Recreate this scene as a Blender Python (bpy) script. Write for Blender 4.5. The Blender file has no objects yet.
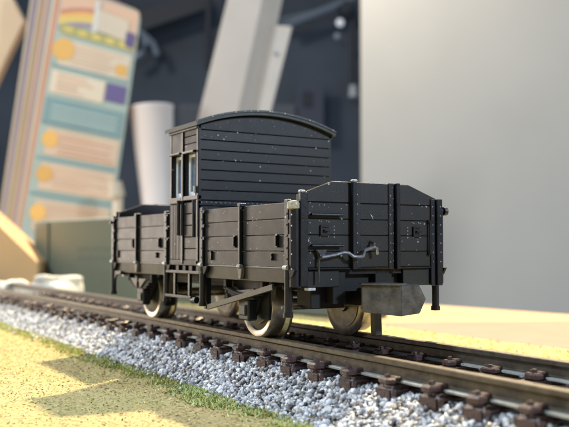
import bpy, bmesh, math, random
from mathutils import Vector, Matrix, noise
import numpy as np
rnd = random.Random(7)
sc = bpy.context.scene
sc.unit_settings.system = 'METRIC'
sc.unit_settings.scale_length = 0.001          # one unit is one millimetre: this is a small scale model
C = sc.collection
# ---------------------------------------------------------------- camera
cam_d = bpy.data.cameras.new('camera'); cam = bpy.data.objects.new('camera', cam_d); C.objects.link(cam)
cam.location = (57.868, -43.686, 8.037)
YAW, PITCH = 0.54325, 0.0420
fwd = Vector((-math.cos(YAW)*math.cos(PITCH), math.sin(YAW)*math.cos(PITCH), math.sin(PITCH)))
cam.rotation_euler = fwd.to_track_quat('-Z', 'Y').to_euler()
cam_d.sensor_width = 36; cam_d.lens = 36*840/569
cam_d.clip_start = 1; cam_d.clip_end = 8000
cam_d.dof.use_dof = True; cam_d.dof.focus_distance = 72
APERTURE_RADIUS = 0.34                         # millimetres, a phone lens close to its subject
cam_d.dof.aperture_fstop = cam_d.lens*1e-3/(2*APERTURE_RADIUS)
sc.camera = cam
# ---------------------------------------------------------------- world and lamps
w = bpy.data.worlds.new('World'); sc.world = w; w.use_nodes = True
w.node_tree.nodes['Background'].inputs[0].default_value = (0.64, 0.79, 1.0, 1)
w.node_tree.nodes['Background'].inputs[1].default_value = 0.25
def lamp(name, kind, loc, energy, color, target=(0, 0, 0), size=1, radius=1, spread=None):
    d = bpy.data.lights.new(name, kind); d.energy = energy; d.color = color
    if kind == 'AREA': d.shape = 'DISK'; d.size = size
    else: d.shadow_soft_size = radius
    o = bpy.data.objects.new(name, d); C.objects.link(o); o.location = loc
    o.rotation_euler = (Vector(target)-Vector(loc)).to_track_quat('-Z', 'Y').to_euler()
    return o
key = lamp('desk_lamp_light', 'SPOT', (-190, 235, 375), 2.55e7, (1.0, 0.80, 0.50), target=(-35, -5, 0), radius=8)
key.data.spot_size = math.radians(46); key.data.spot_blend = .35
lamp('cool_fill_light', 'AREA', (-120, -420, 520), 0.45e7, (0.78, 0.89, 1.0), target=(-20, 0, 0), size=120)  # unseen cool fill added from the front, not a real window
lamp('edge_glint_light', 'AREA', (420, 240, 260), 0.26e7, (0.70, 0.84, 1.0), target=(0, 0, 0), size=70)  # added out of view so edges and end wall catch a bluish sheen
lamp('side_sheen_light', 'AREA', (-420, -155, 45), 0.048e7, (1.0, 0.86, 0.74), target=(-30, -8, 8), size=120)  # added unseen source that lays a warm sheen along the wagon side
lamp('background_fill_light', 'AREA', (-900, -150, 700), 0.66e7, (1.0, 0.90, 0.76), target=(-400, 250, 80), size=260)  # added fill that brightens the wall, brochures and beam
lamp('wall_gradient_light', 'AREA', (-430, 270, 380), 0.07e7, (1.0, 0.95, 0.86), target=(-480, 415, 120), size=70)  # added above the view to grade the grey wall from its upper left
sc.view_settings.view_transform = 'Standard'
sc.view_settings.look = 'None'
sc.view_settings.exposure = 0.0
sc.view_settings.gamma = 1.0
sc.cycles.max_bounces = 6
# ---------------------------------------------------------------- materials
def new_mat(name):
    m = bpy.data.materials.new(name); m.use_nodes = True
    nt = m.node_tree; b = nt.nodes['Principled BSDF']
    return m, nt, b
def nd(nt, typ, **kw):
    n = nt.nodes.new(typ)
    for k, v in kw.items(): setattr(n, k, v)
    return n
def plain(name, col, rough=.6, metal=0., var=.15, scale=1.5, bump=0., bscale=8., island=0.):
    """base colour with noise mottling, per-object change and fine relief"""
    m, nt, b = new_mat(name)
    tc = nd(nt, 'ShaderNodeNewGeometry')
    n = nd(nt, 'ShaderNodeTexNoise'); n.inputs['Scale'].default_value = scale; n.inputs['Detail'].default_value = 5
    nt.links.new(tc.outputs['Position'], n.inputs['Vector'])
    mr = nd(nt, 'ShaderNodeMapRange'); mr.inputs['From Min'].default_value = .3; mr.inputs['From Max'].default_value = .7
    mr.inputs['To Min'].default_value = 1-var; mr.inputs['To Max'].default_value = 1+var
    nt.links.new(n.outputs['Fac'], mr.inputs['Value'])
    hs = nd(nt, 'ShaderNodeHueSaturation'); hs.inputs['Color'].default_value = (*col, 1)
    val = mr.outputs['Result']
    oi = nd(nt, 'ShaderNodeObjectInfo')
    m2 = nd(nt, 'ShaderNodeMapRange'); m2.inputs['To Min'].default_value = 1-.12; m2.inputs['To Max'].default_value = 1+.12
    nt.links.new(oi.outputs['Random'], m2.inputs['Value'])
    mu = nd(nt, 'ShaderNodeMath', operation='MULTIPLY'); nt.links.new(val, mu.inputs[0]); nt.links.new(m2.outputs['Result'], mu.inputs[1])
    val = mu.outputs[0]
    if island:
        m3 = nd(nt, 'ShaderNodeMapRange'); m3.inputs['To Min'].default_value = 1-island; m3.inputs['To Max'].default_value = 1+island
        nt.links.new(tc.outputs['Random Per Island'], m3.inputs['Value'])
        mu = nd(nt, 'ShaderNodeMath', operation='MULTIPLY'); nt.links.new(val, mu.inputs[0]); nt.links.new(m3.outputs['Result'], mu.inputs[1])
        val = mu.outputs[0]
    nt.links.new(val, hs.inputs['Value'])
    nt.links.new(hs.outputs['Color'], b.inputs['Base Color'])
    b.inputs['Roughness'].default_value = rough; b.inputs['Metallic'].default_value = metal
    if name.startswith('black'): b.inputs['Specular IOR Level'].default_value = .38
    if bump:
        n2 = nd(nt, 'ShaderNodeTexNoise'); n2.inputs['Scale'].default_value = bscale; n2.inputs['Detail'].default_value = 6
        nt.links.new(tc.outputs['Position'], n2.inputs['Vector'])
        bp = nd(nt, 'ShaderNodeBump'); bp.inputs['Strength'].default_value = bump; bp.inputs['Distance'].default_value = .1
        nt.links.new(n2.outputs['Fac'], bp.inputs['Height']); nt.links.new(bp.outputs['Normal'], b.inputs['Normal'])
    return m, nt, b
def plastic(name, col, rough=.5, dust=True):
    """moulded matt plastic: fine grain, scuffs in the gloss, sparse pale dust"""
    m, nt, b = plain(name, col, rough, 0, .18, 1.2, .22, 16.)
    geo = nd(nt, 'ShaderNodeNewGeometry')
    r = nd(nt, 'ShaderNodeTexNoise'); r.inputs['Scale'].default_value = .9; r.inputs['Detail'].default_value = 8
    nt.links.new(geo.outputs['Position'], r.inputs['Vector'])
    rr = nd(nt, 'ShaderNodeMapRange'); rr.inputs['From Min'].default_value = .35; rr.inputs['From Max'].default_value = .65
    rr.inputs['To Min'].default_value = rough-.03; rr.inputs['To Max'].default_value = rough+.03
    nt.links.new(r.outputs['Fac'], rr.inputs['Value'])
    oi = nd(nt, 'ShaderNodeObjectInfo'); ma = nd(nt, 'ShaderNodeMath', operation='MULTIPLY_ADD'); ma.inputs[1].default_value = .11; 
    nt.links.new(oi.outputs['Random'], ma.inputs[0]); nt.links.new(rr.outputs['Result'], ma.inputs[2]); nt.links.new(ma.outputs[0], b.inputs['Roughness'])
    if dust:
        v = nd(nt, 'ShaderNodeTexVoronoi', feature='F1'); v.inputs['Scale'].default_value = 1.15; v.inputs['Randomness'].default_value = 1
        nt.links.new(geo.outputs['Position'], v.inputs['Vector'])
        # size differs from mote to mote; most cells have none
        sep = nd(nt, 'ShaderNodeSeparateColor'); nt.links.new(v.outputs['Color'], sep.inputs[0])
        mp = nd(nt, 'ShaderNodeMapRange'); mp.inputs['From Min'].default_value = .45; mp.inputs['From Max'].default_value = 1.
        mp.inputs['To Min'].default_value = 0; mp.inputs['To Max'].default_value = .12
        nt.links.new(sep.outputs[0], mp.inputs['Value'])
        lt = nd(nt, 'ShaderNodeMath', operation='LESS_THAN'); nt.links.new(v.outputs['Distance'], lt.inputs[0]); nt.links.new(mp.outputs['Result'], lt.inputs[1])
        fine = nd(nt, 'ShaderNodeTexNoise'); fine.inputs['Scale'].default_value = 7; fine.inputs['Detail'].default_value = 10; fine.inputs['Roughness'].default_value = .8
        nt.links.new(geo.outputs['Position'], fine.inputs['Vector'])
        fm = nd(nt, 'ShaderNodeMapRange'); fm.inputs['From Min'].default_value = .62; fm.inputs['From Max'].default_value = .72; fm.inputs['To Max'].default_value = .16
        nt.links.new(fine.outputs['Fac'], fm.inputs['Value'])
        mx = nd(nt, 'ShaderNodeMath', operation='MAXIMUM'); 
        l2 = nd(nt, 'ShaderNodeMath', operation='MULTIPLY'); l2.inputs[1].default_value = .75
        nt.links.new(lt.outputs[0], l2.inputs[0])
        nt.links.new(l2.outputs[0], mx.inputs[0]); nt.links.new(fm.outputs['Result'], mx.inputs[1])
        mix = nd(nt, 'ShaderNodeMix', data_type='RGBA')
        src = b.inputs['Base Color'].links[0].from_socket
        nt.links.new(mx.outputs[0], mix.inputs['Factor']); nt.links.new(src, mix.inputs['A']); mix.inputs['B'].default_value = (.42, .42, .40, 1)
        nt.links.new(mix.outputs['Result'], b.inputs['Base Color'])
    return m
M = {}
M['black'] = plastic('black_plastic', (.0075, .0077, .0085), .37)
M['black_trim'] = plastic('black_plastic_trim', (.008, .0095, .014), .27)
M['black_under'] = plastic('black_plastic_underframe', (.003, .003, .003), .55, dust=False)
M['roof'] = plastic('grey_black_roof', (.032, .038, .038), .42)
M['worn'] = plain('worn_plastic_tip', (.34, .31, .22), .4, 0, .35, 5)[0]
M['lever'] = plain('dark_glossy_lever', (.055, .058, .062), .25, 0, .4, 3)[0]
M['dimbolt'] = plain('scuffed_rivet', (.20, .22, .26), .35, 0, .5, 3)[0]
M['bare'] = plain('pale_scuffed_bolt', (.45, .46, .48), .35, 0, .3, 6)[0]
M['tan'] = plain('brown_grey_plastic', (.11, .095, .075), .5, 0, .3, 3)[0]
M['tanlever'] = plain('dull_brown_lever', (.045, .04, .034), .4, 0, .3, 3)[0]
M['silver'] = plain('scuffed_silver_lever', (.30, .31, .33), .28, .7, .3, 3)[0]
M['coupler'] = plain('grey_scuffed_plastic', (.10, .098, .095), .27, .25, .5, 1.1, .5, 3)[0]
M['wheel'] = plain('burnished_wheel_metal', (.46, .41, .33), .33, .9, .25, 2)[0]
M['wheel_dark'] = plain('blackened_wheel', (.03, .028, .026), .4, 0, .25, 2)[0]
M['wheel_back'] = plain('dark_wheel_metal', (.27, .25, .215), .42, .8, .25, 2)[0]
M['rail'] = plain('tarnished_rail_metal', (.12, .10, .075), .40, .6, .28, 1.3, .25, 5)[0]
M['sleeper'] = plain('dark_brown_sleeper_plastic', (.060, .034, .032), .30, 0, .35, 3, .6, 5)[0]
M['foot'] = plain('grey_rail_foot', (.42, .44, .42), .35, .3, .2, 2)[0]  # unpainted grey, with the shine of its upper side put into the colour
M['winframe'] = plain('white_window_frame', (.60, .66, .74), .4, 0, .1)[0]
m, nt, b = plain('window_pane', (.10, .15, .24), .08); b.inputs['Specular IOR Level'].default_value = .9; M['pane'] = m
M['ballast'] = plain('grey_white_ballast', (.43, .45, .49), .34, 0, .5, 2.2, .5, 6, island=.15)[0]
_m = M['ballast']; _nt = _m.node_tree; _b = _nt.nodes['Principled BSDF']; _hs = _b.inputs['Base Color'].links[0].from_node
_g = nd(_nt, 'ShaderNodeNewGeometry'); _r = nd(_nt, 'ShaderNodeValToRGB'); _r.color_ramp.interpolation = 'CONSTANT'
for _p, _c in ((0, (.07, .07, .08, 1)), (.13, (.19, .165, .14, 1)), (.27, (.30, .31, .34, 1)), (.45, (.42, .44, .48, 1)), (.72, (.60, .61, .62, 1))):
    if _p == 0: _e = _r.color_ramp.elements[0]
    elif _p == .13: _e = _r.color_ramp.elements[1]; _e.position = _p
    else: _e = _r.color_ramp.elements.new(_p)
    _e.color = _c
_w = nd(_nt, 'ShaderNodeTexWhiteNoise', noise_dimensions='1D'); _nt.links.new(_g.outputs['Random Per Island'], _w.inputs['W'])
_nt.links.new(_w.outputs['Value'], _r.inputs[0]); _nt.links.new(_r.outputs[0], _hs.inputs['Color'])
M['ballast_bed'] = plain('dark_ballast_bed', (.045, .045, .05), .9, 0, .5, 2.5, .8, 4)[0]  # darker than the stones, which deepens the gaps between them
M['wall'] = plain('grey_painted_panel', (.60, .54, .455), .7, 0, .05, .01)[0]
M['table'] = plain('pale_wood_table', (.38, .26, .13), .5, 0, .08, .03)[0]
M['mat'] = plain('tan_table_shade', (.23, .155, .105), .7, 0, .07, .3)[0]  # darker tan paints the less lit part of the table
M['room'] = plain('slate_blue_room_wall', (.068, .084, .110), .8, 0, .35, .006)[0]
def ground_mat():
    m, nt, b = new_mat('yellow_green_scatter')
    geo = nd(nt, 'ShaderNodeNewGeometry')
    def noi(s, d=6, r=.6):
        n = nd(nt, 'ShaderNodeTexNoise'); n.inputs['Scale'].default_value = s; n.inputs['Detail'].default_value = d; n.inputs['Roughness'].default_value = r
        nt.links.new(geo.outputs['Position'], n.inputs['Vector']); return n
    a = noi(.12); c = noi(2.4, 8, .75)
    rp = nd(nt, 'ShaderNodeValToRGB'); nt.links.new(a.outputs['Fac'], rp.inputs[0])
    e = rp.color_ramp.elements; e[0].position = .35; e[0].color = (.56, .44, .20, 1); e[1].position = .65; e[1].color = (.52, .46, .19, 1)
    rp2 = nd(nt, 'ShaderNodeValToRGB'); nt.links.new(c.outputs['Fac'], rp2.inputs[0])
    e = rp2.color_ramp.elements; e[0].position = .36; e[0].color = (.42, .40, .34, 1); e[1].position = .52; e[1].color = (1, 1, 1, 1)
    mx = nd(nt, 'ShaderNodeMix', data_type='RGBA', blend_type='MULTIPLY'); mx.inputs['Factor'].default_value = .8
    nt.links.new(rp.outputs[0], mx.inputs['A']); nt.links.new(rp2.outputs[0], mx.inputs['B'])
    nt.links.new(mx.outputs['Result'], b.inputs['Base Color']); b.inputs['Roughness'].default_value = .9
    bp = nd(nt, 'ShaderNodeBump'); bp.inputs['Strength'].default_value = .8; bp.inputs['Distance'].default_value = .3
    nt.links.new(c.outputs['Fac'], bp.inputs['Height']); nt.links.new(bp.outputs['Normal'], b.inputs['Normal'])
    return m
M['ground'] = ground_mat()
for k, col in {'straw': (.60, .48, .19), 'sand': (.58, .44, .25), 'olive': (.26, .27, .11), 'leaf': (.34, .47, .17), 'lime': (.56, .56, .20), 'dull': (.26, .22, .16), 'flock': (.58, .47, .08)}.items():
    M[k] = plain('grass_'+k, col, .8, 0, .2, .5, island=.25)[0]
def flat(name, col, rough=.6, **k): M[name] = plain(name, col, rough, 0, .04, .05, **k)[0]
flat('paper_cream', (.70, .58, .42)); flat('paper_aqua', (.46, .53, .44)); flat('paper_pink', (.66, .36, .26)); flat('paper_rose', (.50, .25, .25))
flat('ink_orange', (.85, .48, .13)); flat('ink_teal', (.24, .35, .34)); flat('ink_olive', (.42, .38, .14)); flat('ink_purple', (.13, .10, .22))
flat('ink_peach', (.72, .46, .30)); flat('ink_yellow', (.72, .56, .16)); flat('ink_salmon', (.64, .28, .17)); flat('ink_white', (.66, .62, .54)); flat('ink_lilac', (.34, .27, .33))
flat('panel_peach', (.76, .56, .38)); flat('box_green', (.115, .135, .105), .5); flat('box_ink', (.10, .12, .10)); flat('orange_wood', (.58, .37, .18), .55); flat('plaster', (.66, .63, .55), .8)
flat('cup_white', (.78, .70, .64), .45); flat('beam_cream', (.74, .64, .53), .55); flat('dark_thing', (.030, .036, .048), .6); flat('grey_pipe', (.16, .20, .25), .4)
flat('pale_fitting', (.42, .46, .50), .4); flat('blue_screen', (.05, .065, .105), .5); flat('card_board', (.66, .50, .32))
m, nt, b = new_mat('lit_bulb'); b.inputs['Emission Color'].default_value = (.8, .9, 1, 1); b.inputs['Emission Strength'].default_value = .42; M['bulb'] = m
# ---------------------------------------------------------------- mesh builder
class MB:
    def __init__(s): s.bm = bmesh.new()
    def _bev(s, geom_verts, bev):
        if bev:
            es = list({e for v in geom_verts for e in v.link_edges})
            bmesh.ops.bevel(s.bm, geom=es, offset=bev, segments=1, affect='EDGES', profile=.5, clamp_overlap=True)
    def box(s, x0, x1, y0, y1, z0, z1, bev=.04):
        r = bmesh.ops.create_cube(s.bm, size=1)
        for v in r['verts']:
            v.co = Vector(((x0+x1)/2+v.co.x*(x1-x0), (y0+y1)/2+v.co.y*(y1-y0), (z0+z1)/2+v.co.z*(z1-z0)))
        s._bev(r['verts'], bev); return s
    def prism(s, poly, d, bev=.0):
        """poly: list of 3D points, swept along vector d"""
        a = [s.bm.verts.new(p) for p in poly]; b = [s.bm.verts.new(Vector(p)+Vector(d)) for p in poly]
        n = len(a); s.bm.faces.new(a); s.bm.faces.new(b[::-1])
        for i in range(n): s.bm.faces.new((a[i], b[i], b[(i+1) % n], a[(i+1) % n]))
        s._bev(a+b, bev); return s
    def cyl(s, p, q, r, r2=None, n=16, bev=0):
        p = Vector(p); q = Vector(q); d = q-p
        m = Matrix.Translation((p+q)/2) @ d.to_track_quat('Z', 'Y').to_matrix().to_4x4()
        g = bmesh.ops.create_cone(s.bm, cap_ends=True, segments=n, radius1=r, radius2=r if r2 is None else r2, depth=d.length, matrix=m)
        return s
    def bar(s, p, q, wy, wz, up=(0, 0, 1)):
        """square bar from p to q"""
        p = Vector(p); q = Vector(q); d = (q-p).normalized(); u = Vector(up); a = d.cross(u).normalized()*wy/2; b2 = a.cross(d).normalized()*wz/2
        return s.prism([p-a-b2, p+a-b2, p+a+b2, p-a+b2], q-p, .03)
    def tube(s, pts, r, n=8):
        pts = [Vector(p) for p in pts]; rings = []
        for i, p in enumerate(pts):
            t = (pts[min(i+1, len(pts)-1)]-pts[max(i-1, 0)]).normalized()
            a = t.cross(Vector((.3, .2, 1))).normalized(); b2 = t.cross(a)
            rings.append([s.bm.verts.new(p+(a*math.cos(k*math.tau/n)+b2*math.sin(k*math.tau/n))*r) for k in range(n)])
        for A, B in zip(rings, rings[1:]):
            for k in range(n): s.bm.faces.new((A[k], A[(k+1) % n], B[(k+1) % n], B[k]))
        s.bm.faces.new(rings[0][::-1]); s.bm.faces.new(rings[-1]); return s
    def lathe(s, prof, o, axis, n=40):
        """profile of (radius, height) turned about an axis through o"""
        ax = Vector(axis).normalized(); q = ax.to_track_quat('Z', 'Y'); rings = []
        for r, h in prof:
            rings.append([s.bm.verts.new(Vector(o)+q @ Vector((r*math.cos(k*math.tau/n), r*math.sin(k*math.tau/n), h))) for k in range(n)])
        for A, B in zip(rings, rings[1:]):
            for k in range(n): s.bm.faces.new((A[k], A[(k+1) % n], B[(k+1) % n], B[k]))
        s.bm.faces.new(rings[0][::-1]); s.bm.faces.new(rings[-1]); return s
    def dome(s, c, r, nrm, n=8):
        nrm = Vector(nrm).normalized(); q = nrm.to_track_quat('Z', 'Y'); rings = []
        for rr, h in ((r, 0), (r*.75, r*.5)):
            rings.append([s.bm.verts.new(Vector(c)+q @ Vector((rr*math.cos(k*math.tau/n), rr*math.sin(k*math.tau/n), h))) for k in range(n)])
        for k in range(n): s.bm.faces.new((rings[0][k], rings[0][(k+1) % n], rings[1][(k+1) % n], rings[1][k]))
        s.bm.faces.new(rings[1]); return s
    def quad(s, a, b2, c, d, th):
        a, b2, c, d = [Vector(v) for v in (a, b2, c, d)]
        return s.prism([a, b2, c, d], (b2-a).cross(d-a).normalized()*th)
def worldpos(o):
    p = Vector((0, 0, 0))
    while o: p = p+o.location; o = o.parent
    return p
def obj(name, mb, mat, parent=None, smooth=False, kind=None, label=None):
    bm = mb.bm; bmesh.ops.recalc_face_normals(bm, faces=bm.faces)
    me = bpy.data.meshes.new(name)
    lo = Vector([min(v.co[i] for v in bm.verts) for i in range(3)]); hi = Vector([max(v.co[i] for v in bm.verts) for i in range(3)])
    c = (lo+hi)/2
    for v in bm.verts: v.co -= c
    if smooth:
        for f in bm.faces: f.smooth = True
    bm.to_mesh(me); bm.free()
    if smooth: me.set_sharp_from_angle(angle=math.radians(38))
    o = bpy.data.objects.new(name, me); C.objects.link(o); o.parent = parent
    o.location = c-worldpos(parent)
    me.materials.append(M[mat] if isinstance(mat, str) else mat)
    if kind: o['kind'] = kind
    if label: o['label'] = label
    return o
def empty(name, loc, label, cat, group=None):
    o = bpy.data.objects.new(name, None); C.objects.link(o); o.location = loc; o.empty_display_size = 2
    o['label'] = label; o['category'] = cat
    if group: o['group'] = group
    return o
def tag(o, label, cat, group=None):
    o['label'] = label; o['category'] = cat
    if group: o['group'] = group
    return o
# ================================================================ SETTING
GZ = -4.5
def struct(name, mb, mat): return obj(name, mb, mat, kind='structure')
# baseboard with its scatter ground (front and far side of the track)
def ground_height(x, y):
    return .10*noise.noise(Vector((x*.35, y*.35, 0)))+.25*noise.noise(Vector((x*.05, y*.05, 3)))
g = MB()
xs = np.linspace(-230, 75, 306); ys = np.linspace(-95, 41, 137)
vv = [[g.bm.verts.new((x, y, GZ+ground_height(x, y))) for x in xs] for y in ys]
for j in range(len(ys)-1):
    for i in range(len(xs)-1): g.bm.faces.new((vv[j][i], vv[j][i+1], vv[j+1][i+1], vv[j+1][i]))
struct('ground', g, 'ground')
struct('table_top', MB().prism([(-700, -140, -9), (90, -140, -9), (90, 105, -9), (-56.5, 91.5, -9), (-140, 82.6, -9), (-700, 300, -9)], (0, 0, 4)), 'table')
struct('table_shade_sheet', MB().prism([(-58.5, 41.6, -4.99), (88, 41.6, -4.99), (88, 92, -4.99), (-38, 88, -4.99)], (0, 0, .35)), 'mat')  # sheet added to draw a shade edge; no mat lies on the table
# background panel and room
def panel(name, mat, a, b, z0, z1, th=4):
    a = Vector((*a, z0)); b = Vector((*b, z0)); t = (b-a).normalized().cross(Vector((0, 0, 1)))*-th
    return struct(name, MB().prism([a, b, b+Vector((0, 0, z1-z0)), a+Vector((0, 0, z1-z0))], t), mat)
panel('grey_wall', 'wall', (-505, 371), (-230, 825), -160, 420)
panel('room_wall', 'room', (-1700, 0), (-1000, 1160), -500, 1100)
# ================================================================ BALLAST, GRASS, SCATTER
def bed_z(y):
    a = abs(y)
    if a < 6.2: return -2.4
    return -2.4-(a-6.2)/(10.6-6.2)*2.2
b = MB()
pr = [(-11.4, -5), (-10.6, -4.6), (-6.2, -2.4), (6.2, -2.4), (10.6, -4.6), (11.4, -5)]
b.prism([(-230, y, z) for y, z in pr], (305, 0, 0)); obj('ballast_bed', b, 'ballast_bed', kind='structure')
ico = bmesh.new(); bmesh.ops.create_icosphere(ico, subdivisions=1, radius=1)
iv = np.array([v.co[:] for v in ico.verts]); ifc = np.array([[v.index for v in f.verts] for f in ico.faces]); ico.free()
def rocks(name, pos, size, mat, seed, label, cat):
    rng = np.random.default_rng(seed); N = len(pos)
    sc3 = size[:, None]*rng.uniform(.55, 1.35, (N, 3))
    V = iv[None]*(1+rng.uniform(-.42, .34, (N, 12, 1)))*sc3[:, None, :]
    a = rng.uniform(0, 6.28, N); t = rng.uniform(-.9, .9, N)
    ca, sa, ct, st = np.cos(a), np.sin(a), np.cos(t), np.sin(t)
    x, y, z = V[..., 0], V[..., 1], V[..., 2]
    y, z = y*ct[:, None]-z*st[:, None], y*st[:, None]+z*ct[:, None]
    x, y = x*ca[:, None]-y*sa[:, None], x*sa[:, None]+y*ca[:, None]
    V = np.stack([x, y, z], -1)+pos[:, None, :]
    F = (ifc[None]+(np.arange(N)*12)[:, None, None]).reshape(-1, 3)
    return mesh_np(name, V.reshape(-1, 3), F, [mat], None, label, cat)
def mesh_np(name, V, F, mats, idx, label, cat):
    me = bpy.data.meshes.new(name); k = F.shape[1]
    me.vertices.add(len(V)); me.vertices.foreach_set('co', V.astype(np.float32).ravel())
    me.loops.add(F.size); me.loops.foreach_set('vertex_index', F.astype(np.int32).ravel())
    me.polygons.add(len(F)); me.polygons.foreach_set('loop_start', (np.arange(len(F))*k).astype(np.int32))
    for mm in mats: me.materials.append(M[mm])
    if idx is not None: me.polygons.foreach_set('material_index', idx.astype(np.int32))
    me.update(calc_edges=True); me.validate()
    o = bpy.data.objects.new(name, me); C.objects.link(o); o['kind'] = 'stuff'; o['label'] = label; o['category'] = cat
    return o
rng = np.random.default_rng(3)
def rock_field(n, x0, x1, y0, y1, s0, s1, lift):
    x = rng.uniform(x0, x1, n); y = rng.uniform(y0, y1, n)
    s = rng.uniform(s0, s1, n)
    z = np.array([bed_z(v) for v in y])+rng.uniform(-.05, lift, n)
    return np.stack([x, y, z], 1), s
P, S = [], []
for args in ((21000, -60, 45, -11.1, -5.0, .10, .32, .36), (8500, -175, -60, -11.0, -5.2, .16, .36, .34), (2600, -45, 45, -4.6, 4.6, .2, .40, .2), (2600, -175, -45, -4.6, 4.6, .25, .42, .2), (1800, -175, 45, 5, 10.8, .25, .42, .3)):
    p_, s_ = rock_field(*args); P.append(p_); S.append(s_)
n = 420; x = rng.uniform(-80, 45, n); y = -10.7-rng.exponential(.45, n); P.append(np.stack([x, y, np.full(n, GZ+.1)], 1)); S.append(rng.uniform(.15, .3, n))
rocks('ballast_stones', np.concatenate(P), np.concatenate(S), 'ballast', 5, 'loose grey and white ballast stones around the track', 'ballast')
def blades(name, x, y, z, L, wd, lean, mats, pw, seed, label, cat):
    rng = np.random.default_rng(seed); N = len(x)
    a = rng.uniform(0, 6.283, N); el = np.clip(rng.normal(lean[0], lean[1], N), .02, 1.5)
    d = np.stack([np.cos(a)*np.cos(el), np.sin(a)*np.cos(el), np.sin(el)], 1)
    sdir = np.stack([-np.sin(a), np.cos(a), rng.uniform(-.4, .4, N)], 1)
    B = np.stack([x, y, z], 1); w2 = wd[:, None]/2
    mid = B+d*L[:, None]*.55; bend = np.stack([np.zeros(N), np.zeros(N), -L*.10], 1)
    tip = B+d*L[:, None]+bend
    V = np.stack([B-sdir*w2, B+sdir*w2, mid+sdir*w2*.85, tip, mid-sdir*w2*.85], 1).reshape(-1, 3)
    F = (np.array([[0, 1, 2, 3, 4]])[None]+(np.arange(N)*5)[:, None, None]).reshape(-1, 5)
    idx = rng.choice(len(mats), N, p=pw)
    return mesh_np(name, V, F, mats, idx, label, cat)
def gz(x, y): return np.array([GZ+ground_height(a, b) for a, b in zip(x, y)])
# scatter fibres lying on the foreground ground, dense near the lens, thinner far off
n = 66000; x = np.concatenate([rng.uniform(-70, 30, 50000), rng.uniform(-150, -70, 16000)]); y = rng.uniform(-34, -10.6, n)
blades('scatter_fibres', x, y, gz(x, y)-.04, rng.uniform(.18, .55, n), rng.uniform(.05, .13, n), (.2, .2),
       ['straw', 'sand', 'olive', 'lime', 'dull'], [.46, .33, .05, .11, .05], 11, 'short straw coloured scatter fibres lying on the foreground', 'ground cover')
n = 9000; x = rng.uniform(-160, 20, n); y = rng.uniform(24, 40.9, n)
blades('far_scatter_fibres', x, y, gz(x, y)-.04, rng.uniform(.3, .9, n), rng.uniform(.08, .15, n), (.3, .3),
       ['flock', 'lime', 'olive'], [.70, .25, .05], 12, 'yellow scatter strip on the ground beyond the far rail', 'ground cover')
# tufts of turf along the ballast shoulder
tx, ty = [], []
for _ in range(5200):
    cx_ = rnd.uniform(-130, 32); cy_ = -11.5+rnd.gauss(0, .95); k = rnd.randint(8, 34)
    if noise.noise(Vector((cx_*.35, cy_*.5, 8))) < -.28: continue
    for _ in range(k): tx.append(cx_+rnd.gauss(0, .42)); ty.append(cy_+rnd.gauss(0, .30))
x = np.array(tx); y = np.array(ty); n = len(x)
z = np.array([max(GZ+.0, bed_z(b_)) for b_ in y])-.1
blades('shoulder_turf', x, y, z, rng.uniform(.2, .6, n), rng.uniform(.08, .17, n), (.55, .4),
       ['leaf', 'lime', 'straw', 'olive'], [.36, .38, .20, .06], 13, 'green and yellow turf tufts along the ballast edge', 'grass')
# ================================================================ TRACK
track = empty('model_railway_track', (-60, 0, -3), 'straight tarnished rails on dark brown sleepers across the picture', 'railway track')
HH = 1.45
def rail_profile(yc):
    pts = [(-.42, -.06), (-.34, 0), (.34, 0), (.42, -.06), (.42, -.38), (.17, -.52), (.17, -1.16), (.85, -1.30), (.85, -HH), (-.85, -HH), (-.85, -1.30), (-.17, -1.16), (-.17, -.52), (-.42, -.38)]
    return [(-230, yc+a, b_) for a, b_ in pts]
for yc in (-4.92, 4.92):
    rl_ = obj('rail', MB().prism(rail_profile(yc), (305, 0, 0), .02), 'rail', track)
    for sg in (-1, 1): obj('rail_foot', MB().box(-230, 75, min(yc+sg*.45, yc+sg*1.0), max(yc+sg*.45, yc+sg*1.0), -1.42, -1.22, .03), 'foot', rl_)
PITCH_S = 4.379; X0 = 23.69
sl = MB().box(-1.05, 1.05, -7.0, 7.0, -3.5, -HH-.02, 0)
bmesh.ops.bisect_plane(sl.bm, geom=sl.bm.verts[:]+sl.bm.edges[:]+sl.bm.faces[:], plane_co=(0, -6.2, 0), plane_no=(0, 1, 0))
bmesh.ops.bisect_plane(sl.bm, geom=sl.bm.verts[:]+sl.bm.edges[:]+sl.bm.faces[:], plane_co=(0, 6.2, 0), plane_no=(0, 1, 0))
bmesh.ops.bevel(sl.bm, geom=sl.bm.edges[:], offset=.3, segments=3, affect='EDGES', clamp_overlap=True)
for v in sl.bm.verts: v.co += Vector((noise.noise(v.co*1.1)*.35, noise.noise(v.co*1.1+Vector((9, 0, 0)))*.35, noise.noise(v.co*1.6+Vector((0, 4, 0)))*.12))
first = None
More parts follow.
